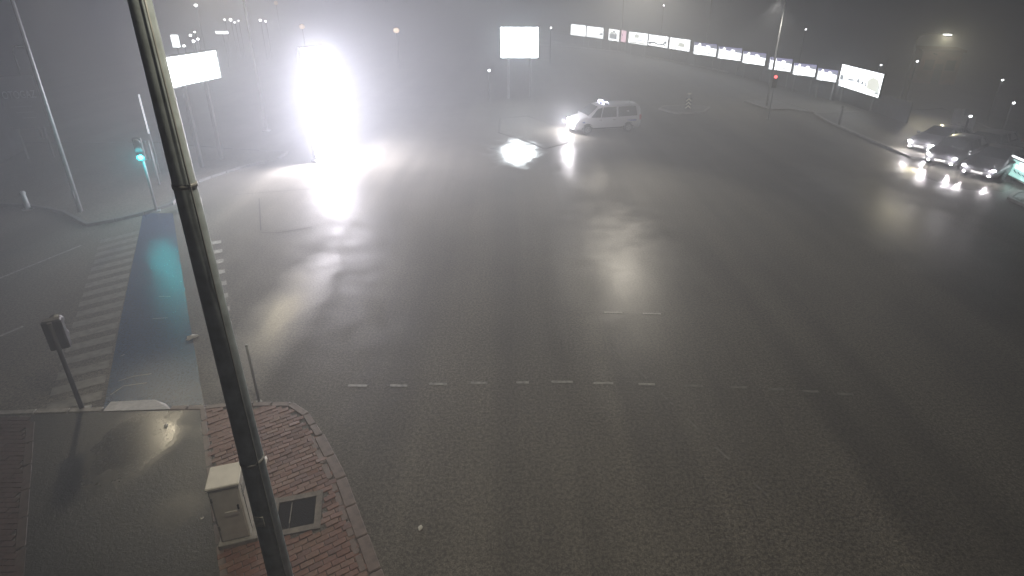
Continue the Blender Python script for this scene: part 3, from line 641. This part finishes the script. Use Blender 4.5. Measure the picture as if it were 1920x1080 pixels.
# ------------------------------------------------------------------ vehicles
GLASS = mat('dark_glass', (0.02, 0.022, 0.026), 0.08, spec=0.6)
HEAD = mat('headlight_on', (.9, .9, .9), .2, emit=(1.0, .97, 1.0), es=60)
HEADP = mat('headlight_pinkish', (.9, .9, .9), .2, emit=(1.0, .88, .92), es=60)
TAIL = mat('tail_light', (.35, .02, .02), .3)
RIM = mat('wheel_rim', (.35, .35, .36), .35, .7)
def vehicle(name, label, cat, loc, rz, st, paint, wheels, wr, wind, screen, rear, lights_on=True, head=HEADP, sink=0.0, group=None, bar=False, power=0):
    root = thing(name, label, cat, loc, rz, group)
    b = MB(); n = 12
    def ringpts(s):
        x, zl, zb, zt, w, wt = s
        half = [(0, zl), (w*.86, zl), (w*.97, zl + (zb - zl)*.28), (w, zl + (zb - zl)*.66), (w*.965, zb), (wt, zt - min(.09, (zt - zb)*.4)), (wt*.82, zt - min(.02, (zt - zb)*.1)), (0, zt)]
        return [(x, y, z) for y, z in half] + [(x, -y, z) for y, z in half[-2:0:-1]]
    for s in st: b.v += ringpts(s)
    n = len(ringpts(st[0]))
    for k in range(len(st) - 1):
        for j in range(n):
            a, c = k*n + j, k*n + (j + 1) % n; b.f.append((a, c, c + n, a + n))
    b.f.append(tuple(range(n))); b.f.append(tuple((len(st) - 1)*n + j for j in range(n))[::-1])
    body = b.build('body', paint, root, True)
    def at(x):
        for s, t in zip(st, st[1:]):
            if s[0] <= x <= t[0]:
                u = (x - s[0])/(t[0] - s[0]); return [lerp(a_, b_, u) for a_, b_ in zip(s, t)]
        return list(st[0] if x < st[0][0] else st[-1])
    def side_y(x, z):
        _, zl, zb, zt, w, wt = at(x); z5 = zt - min(.09, (zt - zb)*.4)
        if z >= zb: return lerp(w*.965, wt, min(1, (z - zb)/max(.01, z5 - zb)))
        u = (z - zl)/(zb - zl)
        return lerp(w, w*.965, (u - .66)/.34) if u > .66 else (lerp(w*.97, w, (u - .28)/.38) if u > .28 else lerp(w*.86, w*.97, u/.28))
    def side_patch(nm, poly, m, sd, lift, parent=root, th=.012):
        q = MB(); N = len(poly)
        for l in (lift - th, lift):
            for x, z in poly: q.v.append((x, sd*(side_y(x, z) + l), z))
        q.f.append(tuple(range(N))); q.f.append(tuple(N + j for j in range(N))[::-1])
        for j in range(N): q.f.append((j, (j + 1) % N, N + (j + 1) % N, N + j))
        return q.build(nm, m, parent)
    for sd in (-1, 1):
        for poly in wind: side_patch('side_window', poly, GLASS, sd, .010)
        x0, x1 = wind[0][0][0], wind[0][1][0]
        for i_, poly in enumerate(wind[:2]):
            xa = max(min(p[0] for p in poly), wheels[0] + wr + .12); xb = min(max(p[0] for p in poly), wheels[1] - wr - .12)
            zb_ = at((xa + xb)/2)[2]
            for xx in (xa, xb): side_patch('door_seam', [(xx - .006, .40), (xx + .006, .40), (xx + .006, zb_ - .02), (xx - .006, zb_ - .02)], DARK, sd, .004)
            side_patch('door_handle', [(xa + .08, zb_ - .13), (xa + .24, zb_ - .13), (xa + .24, zb_ - .10), (xa + .08, zb_ - .10)], DARK, sd, .03)
        side_patch('sill_trim', [(wheels[0] + wr + .04, .30), (wheels[1] - wr - .04, .30), (wheels[1] - wr - .04, .40), (wheels[0] + wr + .04, .40)], DARK, sd, .012)
        for wx in wheels:
            yw = at(wx)[4]
            arch = [(wx + (wr + .07)*math.cos(math.pi*j/12), max(.30, wr + (wr + .07)*math.sin(math.pi*j/12))) for j in range(13)]
            side_patch('wheel_arch', arch, BLACK, sd, .006)
            wl_ = MB().tube([(wx, sd*(yw - .20), wr), (wx, sd*(yw - .19), wr), (wx, sd*(yw - .01), wr), (wx, sd*(yw + .02), wr)], [wr*.9, wr, wr, wr*.93], 22).build('tyre', BLACK, root)
            MB().tube([(wx, sd*(yw - .05), wr), (wx, sd*(yw + .028), wr)], [wr*.62, wr*.60], 18).build('rim', RIM, wl_)
            for q in range(5):
                t = 2*math.pi*q/5
                MB().box((wx + wr*.36*math.cos(t), sd*(yw + .030), wr + wr*.36*math.sin(t)), (.07, .008, .07), 0).build('rim_hole', BLACK, wl_)
        mx = screen[0][0] + .12; my = side_y(mx, at(mx)[2] + .02)
        MB().ball((mx - .1, sd*(my + .13), at(mx)[2] + .10), (.07, .12, .085)).build('mirror', paint, root, True)
    def span(nm, pts, m, lift):
        """glass across the width: pts (x, z, half width) from low to high"""
        q = MB(); N = len(pts)
        for l in (0.0, lift):
            for x, z, w in pts:
                for sd in (-1, 1): q.v.append((x + l, sd*w, z + abs(l)*.6))
        for k in range(N - 1):
            for base in (0, 2*N): q.f.append((base + 2*k, base + 2*k + 1, base + 2*k + 3, base + 2*k + 2))
        return q.build(nm, m, root)
    span('windscreen', screen, GLASS, .015); span('rear_window', rear, GLASS, -.015)
    F = st[-1]; xf = F[0]
    hz = st[-2][2]*.93 if not bar else .80
    for sd in (-1, 1):
        hx = st[-2][0]; hw = at(hx)[4]
        hl = MB().ball((hx - .02, sd*(hw*.80), hz), (.10, .12, .075)).build('headlight', head if lights_on else RIM, root, True)
        if not bar: MB().ball((xf + .03, sd*F[4]*.78, .36), (.05, .07, .05), 8, 5).build('glint_spot', HEADP, root, True)  # small glowing spots added low on the front for more glints
        tl_x = st[1][0]
        MB().box((tl_x + .03, sd*(at(tl_x)[4] - .04), st[1][2] - .06), (.14, .10, .34 if bar else .18), bev=.02).build('tail_light', TAIL, root)
    MB().box((xf - .03, 0, .44), (.16, F[4]*1.7, .20), bev=.04).build('front_bumper', DARK if not bar else paint, root)
    MB().box((xf + .045, 0, .62), (.03, F[4]*1.0, .12), bev=.01).build('grille', DARK, root)
    MB().box((xf + .055, 0, .44), (.02, .50, .11)).build('number_plate', PAPER, root)
    MB().box((st[0][0] + .03, 0, .45), (.16, st[0][4]*1.8, .22), bev=.04).build('rear_bumper', DARK, root)
    MB().box((st[0][0] - .055, 0, .55), (.02, .50, .11)).build('number_plate', PAPER, root)
    if bar:
        zr = at(.15)[3]
        lb = MB().box((.15, 0, zr + .06), (.26, 1.25, .10), bev=.03).build('light_bar', mat('bar_clear', (.5, .55, .7), .3), root)
        LBL = mat('bar_white', (.8, .8, .9), .3, emit=(.85, .85, 1), es=40); LBD = mat('bar_blue', (.05, .08, .5), .3, emit=(.4, .45, 1), es=3)
        MB().box((.15, .42, zr + .075), (.28, .24, .09), bev=.02).build('beacon', LBL, lb); MB().box((.15, -.42, zr + .075), (.28, .24, .09), bev=.02).build('beacon', LBL, lb)
        MB().box((.15, 0, zr + .075), (.275, .3, .085), bev=.02).build('beacon', LBD, lb)
        MB().tube([(-1.7, .2, at(-1.7)[3] - .02), (-1.85, .2, at(-1.7)[3] + .28)], [.012, .006], 6).build('aerial', DARK, root)
        for sd in (-1, 1):
            side_patch('body_stripe', [(-2.0, .78), (1.9, .78), (1.9, .86), (-2.0, .86)], mat('stripe_blue', (.10, .14, .40), .4), sd, .008)
    if power:
        for sd in (-1, 1): lamp_light(root, (xf + .18, sd*F[4]*.85, hz), power, (1.0, .955, 1.0), .07, 'headlight_glow')
    return root
VAN = [(-2.36, .42, .92, 1.02, .80, .74), (-2.33, .32, 1.06, 1.66, .90, .72), (-2.12, .28, 1.07, 1.86, .92, .74), (-.6, .28, 1.06, 1.93, .93, .76), (.35, .28, 1.05, 1.90, .93, .76), (.75, .28, 1.05, 1.82, .93, .75),
       (1.50, .28, 1.07, 1.20, .92, .80), (2.10, .28, .93, 1.04, .90, .76), (2.36, .30, .80, .88, .84, .70), (2.46, .40, .62, .68, .74, .60)]
WHITE = mat('van_white_paint', (.72, .72, .73), .3, coat=.4)
vb = G(1134, 249); vz = math.pi + R(14)
vehicle('patrol_van', 'white van with a flashing roof light bar crossing the junction, headlights on', 'van', (vb.x, vb.y + .75, 0), vz, VAN, WHITE, (-1.45, 1.52), .33,
        [[(-.52, 1.10), (.55, 1.10), (.38, 1.74), (-.52, 1.76)], [(.62, 1.10), (1.28, 1.12), (.80, 1.66), (.47, 1.74)], [(-2.05, 1.12), (-.66, 1.10), (-.66, 1.76), (-1.96, 1.74)]],
        [(1.47, 1.23, .74), (1.12, 1.54, .72), (.80, 1.80, .66)], [(-2.345, 1.12, .66), (-2.345, 1.62, .60)], True, HEAD, bar=True, power=520)
SEDAN = [(-2.22, .42, .80, .88, .70, .58), (-2.18, .30, .92, 1.0, .82, .66), (-1.6, .26, .96, 1.08, .88, .66), (-1.0, .25, .95, 1.40, .89, .60), (-.4, .25, .94, 1.46, .89, .60), (.25, .25, .94, 1.42, .89, .60),
         (1.0, .25, .93, 1.02, .89, .70), (1.75, .26, .80, .90, .87, .68), (2.12, .30, .68, .76, .80, .62), (2.20, .40, .56, .62, .70, .55)]
HATCH = [(-1.98, .42, .84, .92, .72, .62), (-1.95, .30, .95, 1.10, .84, .62), (-1.55, .26, .97, 1.42, .87, .60), (-.9, .25, .95, 1.50, .88, .61), (-.1, .25, .94, 1.50, .88, .61), (.4, .25, .94, 1.42, .88, .60),
         (1.08, .25, .94, 1.04, .88, .70), (1.62, .26, .82, .92, .86, .68), (1.96, .30, .70, .78, .78, .62), (2.04, .40, .58, .64, .70, .55)]
SW = [[(-.30, .98), (.55, .98), (.22, 1.34), (-.30, 1.37)], [(-1.15, .99), (-.40, .98), (-.40, 1.37), (-.95, 1.33)]]
HW = [[(-.25, .98), (.68, .98), (.36, 1.36), (-.25, 1.42)], [(-1.45, 1.00), (-.35, .98), (-.35, 1.42), (-1.38, 1.36)]]
SS = [(.98, 1.04, .66), (.62, 1.23, .62), (.28, 1.42, .55)]; SR = [(-1.55, 1.10, .60), (-1.28, 1.25, .58), (-1.02, 1.40, .54)]
HS = [(1.06, 1.06, .66), (.72, 1.26, .62), (.42, 1.43, .55)]; HR = [(-1.945, 1.12, .58), (-1.76, 1.28, .57), (-1.58, 1.41, .54)]
def paint(n, c): return mat('paint_' + n, c, .3, coat=.5)
QD = R(205)
QUEUE = [((1742, 287), SEDAN, paint('silver', (.09, .09, .095)), SW, SS, SR, (-1.35, 1.40), 'dark silver car leading the far lane of the queue at the right side road', QD, 110),
         ((1768, 312), HATCH, paint('dark_grey', (.035, .035, .038)), HW, HS, HR, (-1.25, 1.28), 'dark car leading the near lane of the queue at the right side road', QD + R(8), 110),
         ((1826, 300), HATCH, paint('white', (.20, .20, .20)), HW, HS, HR, (-1.25, 1.28), 'grey car waiting behind the silver one in the far lane of the queue', QD + R(4), 0),
         ((1842, 334), SEDAN, paint('black', (.02, .02, .022)), SW, SS, SR, (-1.35, 1.40), 'black car waiting behind the leading dark one in the near lane of the queue', QD + R(6), 80)]
for (px, st, pt, wn, sc_, rr, wh, lab, ang_, pw) in QUEUE:
    pos = G(*px); vehicle('queued_car', lab, 'car', (pos.x + 1.2, pos.y + .8, 0), ang_, st, pt, wh, .31, wn, sc_, rr, True, HEADP, group='cars queuing at the side road', power=pw)

# teal lit hoarding at the right edge
ta = G(1888, 336); tb = G(1960, 372)
root = billboard('lit_hoarding', 'teal and white lit street-level billboard cut by the right edge', ta, tb, 0.25, z_above(ta, 298), (0.1, 0.9), mat('teal_lit', (.5, .8, .75), .4, emit=(.50, .95, .86), es=1.5), 0.2)
w = (tb - ta).length; zt = z_above(ta, 298)
for (x0, y0, x1, y1) in ((.1, .55, .9, .75), (.18, .85, .8, .95)): MB().box((w*(x0 + x1)/2, -.02, .25 + (zt - .25)*(y0 + y1)/2), (w*(x1 - x0), .01, (zt - .25)*(y1 - y0))).build('printed_band', LIT, root)
for k in range(5): MB().tube([(w*(.1 + k*.12), -.02, .25 + (zt - .25)*(.4 - k*.03)), (w*(.18 + k*.12), -.02, .25 + (zt - .25)*(.28 - k*.02))], [.04, .03], 6).build('printed_stroke', PR_DARK, root)
MB().box((w/2, -.12, zt + .16), (w, .08, .06)).build('tube_lamp', LIT, root)

# ------------------------------------------------------------------ autogas board and kiosk on the left edge
ob = G(78, 300); oz0, oz1 = z_above(ob, 240), z_above(ob, 142)
kr = thing('fuel_kiosk', 'dark station kiosk with small lamps cut by the left edge', 'kiosk', (ob.x - 4.35, ob.y - .3, 0), R(18))
MB().box((0, 0, 1.8), (5.0, 3.4, 3.6)).build('wall', mat('kiosk_grey', (.17, .18, .20), .6, noise=.2, nscale=2), kr)
MB().box((0, -.1, 3.75), (5.6, 4.0, .3), bev=.05).build('roof', STEEL, kr)
MB().box((1.2, -1.72, 1.9), (1.6, .05, 1.1)).build('window', GLASS, kr); MB().box((-1.2, -1.72, 1.05), (1.0, .06, 2.1)).build('door', DARK, kr)
for x, z, m in ((2.3, 3.45, mat('lamp_teal', (.5, .8, .8), .4, emit=(.4, .8, .8), es=4)), (2.2, 2.1, LAMPFAR), (2.25, 1.2, LAMPFAR)): MB().ball((x, -1.80, z), (.16, .08, .09)).build('wall_lamp', m, kr, True)
br_ = thing('autogas_board', 'dark sign board lettered OTOGAZ on the left edge', 'sign board', (ob.x, ob.y, 0), R(20))
BH = oz1 - oz0
MB().box((0, .06, oz0 + BH/2), (1.75, .10, BH), bev=.01).build('board', mat('board_blue_grey', (.07, .08, .095), .5), br_)
for sx in (-.6, .6): MB().tube([(sx, .06, 0), (sx, .06, oz0)], [.06, .06], 10).build('leg', STEEL, br_)
LET = mat('letter_grey', (.50, .53, .55), .5)
tcu = bpy.data.curves.new('letters', 'FONT'); tcu.body = 'OTOGAZ'; tcu.size = 0.52; tcu.align_x = 'CENTER'; tcu.extrude = .008
tmp = bpy.data.objects.new('letters_tmp', tcu); COL.objects.link(tmp); bpy.context.view_layer.update()
me = bpy.data.meshes.new_from_object(tmp.evaluated_get(bpy.context.evaluated_depsgraph_get())); bpy.data.objects.remove(tmp)
me.materials.clear(); me.materials.append(LET)
lt = link('lettering', me, br_, (0, -.005, oz0 + BH*.58)); lt.rotation_euler = (R(90), 0, 0)
wmax = max(v.co.x for v in me.vertices) - min(v.co.x for v in me.vertices); lt.scale = (1.5/wmax, 1.1, 1)
for k in range(3): MB().box((-.1 + .1*k, 0.004, oz0 + BH*(.42 - .11*k)), (1.0 - .2*k, .008, .05)).build('faded_line', mat('faint_line', (.16, .18, .20), .5), br_)

# ------------------------------------------------------------------ far lights
FAR = [(367, 10, 7.0, .26, 'topmost bright lamp above the slanted left billboard', 0), (421, 37, 5.0, .17, 'small lamp, first of a cluster of four right of the slanted billboard top', 0), (432, 37, 5.2, .24, 'brightest lamp in the cluster of four above the slanted billboard', 0),
       (440, 42, 4.8, .15, 'third lamp of the cluster of four above the slanted billboard', 0), (447, 39, 5.0, .12, 'last tiny lamp of the cluster of four above the slanted billboard', 0), (488, 38, 5.2, .20, 'left lamp of a pair left of the white glare', 0), (498, 40, 5.0, .16, 'right lamp of a pair left of the white glare', 0),
       (357, 66, 4.4, .16, 'small lamp in a ring of lights just above the slanted billboard', 0), (365, 60, 4.6, .14, 'upper lamp in a ring of lights above the slanted billboard', 0), (363, 77, 4.0, .17, 'lower lamp in a ring of lights above the slanted billboard', 0), (371, 73, 4.2, .15, 'right lamp in a ring of lights above the slanted billboard', 0),
       (345, 86, 3.6, .16, 'lamp close above the top left corner of the slanted billboard', 0), (566, 50, 4.5, .32, 'dull amber light at the upper left rim of the white glare', 1), (743, 57, 4.5, .36, 'dull orange light right of the white glare', 1), (517, 6, 6.5, .36, 'orange light at the very top edge left of the glare', 1),
       (1245, 10, 7.0, .13, 'tiny lamp in the sky above the lit panels', 0), (1033, 52, 4.5, .14, 'tiny lamp between the centre billboard and the lit panels', 0), (917, 132, 2.6, .12, 'tiny low lamp left of the centre billboard', 0), (1511, 55, 5.0, .12, 'tiny lamp above the right figure posters', 0),
       (1720, 115, 3.4, .10, 'tiny lamp below the bright white street lamp on the right', 0), (1880, 150, 3.0, .09, 'tiny lamp near the right edge, the upper of two', 0), (1901, 193, 2.4, .09, 'tiny lamp near the right edge, the lower of two', 0), (1820, 218, 2.2, .09, 'tiny lamp above the queued cars beside the grey signs', 0), (1652, 122, 3.0, .09, 'tiny lamp right of the large lit panel', 0)]
for px, py, z, r, lab, kind in FAR:
    p = G(px, py, z)
    root = thing('distant_lamp', lab, 'distant lamp', (p.x, p.y, 0), 0, 'distant lamps')
    MB().tube([(0, .1, 0), (0, .1, z + .1)], [.07, .05], 8).build('post', DARK, root)
    MB().ball((0, 0, z), (r, r*.7, r*.8), 10, 6).build('lamp_globe', LAMPORANGE if kind else LAMPFAR, root, True)
    MB().box((0, .05, z + r*.9), (r*1.4, r*1.6, .06)).build('lamp_cap', DARK, root)
for px, py, w, h, z, lab in ((329, 77, .85, 1.35, 3.6, 'small upright lit shop sign above the left corner of the slanted billboard'), (416, 61, 1.5, .32, 4.2, 'thin wide lit shop sign above the right end of the slanted billboard')):
    p = G(px, py, z); root = thing('shop_sign', lab, 'shop sign', (p.x, p.y, 0), 0, 'distant shop signs')
    MB().box((0, .1, z), (w + .1, .16, h + .1)).build('housing', DARK, root); MB().box((0, 0, z), (w, .03, h)).build('lit_face', LIT, root)
    MB().tube([(0, .1, 0), (0, .1, z - h/2)], [.08, .07], 8).build('post', DARK, root)
hb0 = G(1752, 158)
hr = thing('brick_house', 'small dim reddish house in the dark right of the lit panels', 'house', (hb0.x, hb0.y, 0), R(-25))
MB().box((0, 2.2, 1.6), (3.4, 4, 3.2)).build('wall', mat('house_brick', (.26, .14, .11), .7, noise=.3, nscale=2), hr)
MB().prism([(-1.9, 0), (1.9, 0), (1.9, 4.4), (-1.9, 4.4)], 3.2, 3.4).build('roof', mat('roof_tile', (.16, .07, .05), .7), hr)
for x in (-.9, .9):
    wn = MB().box((x, .19, 1.9), (.8, .06, 1.0)).build('window', GLASS, hr); MB().box((x, .15, 1.36), (1.0, .14, .06)).build('sill', CONC, wn)
MB().box((0, .19, 1.0), (.7, .06, 2.0)).build('door', DARK, hr)
lamp_light(hr, (-.8, -1.2, 2.9), 9, (1.0, .70, .5), .08); MB().box((-.8, -.55, 3.02), (.12, 1.6, .06)).build('lamp_bracket', DARK, hr)

# ------------------------------------------------------------------ night haze
hz = MB().box((0, 330, 7.0), (1460, 800, 16.4)).build('haze', mat('haze_air', (1, 1, 1)))
m = hz.data.materials[0]; nt = m.node_tree; nt.nodes.remove(nt.nodes['Principled BSDF'])
v = nt.nodes.new('ShaderNodeVolumePrincipled'); v.inputs['Color'].default_value = (.90, .94, 1.0, 1); v.inputs['Density'].default_value = HAZE_DENSITY; v.inputs['Anisotropy'].default_value = 0.35
nt.links.new(v.outputs[0], nt.nodes['Material Output'].inputs['Volume'])
tag(hz, kind='stuff')
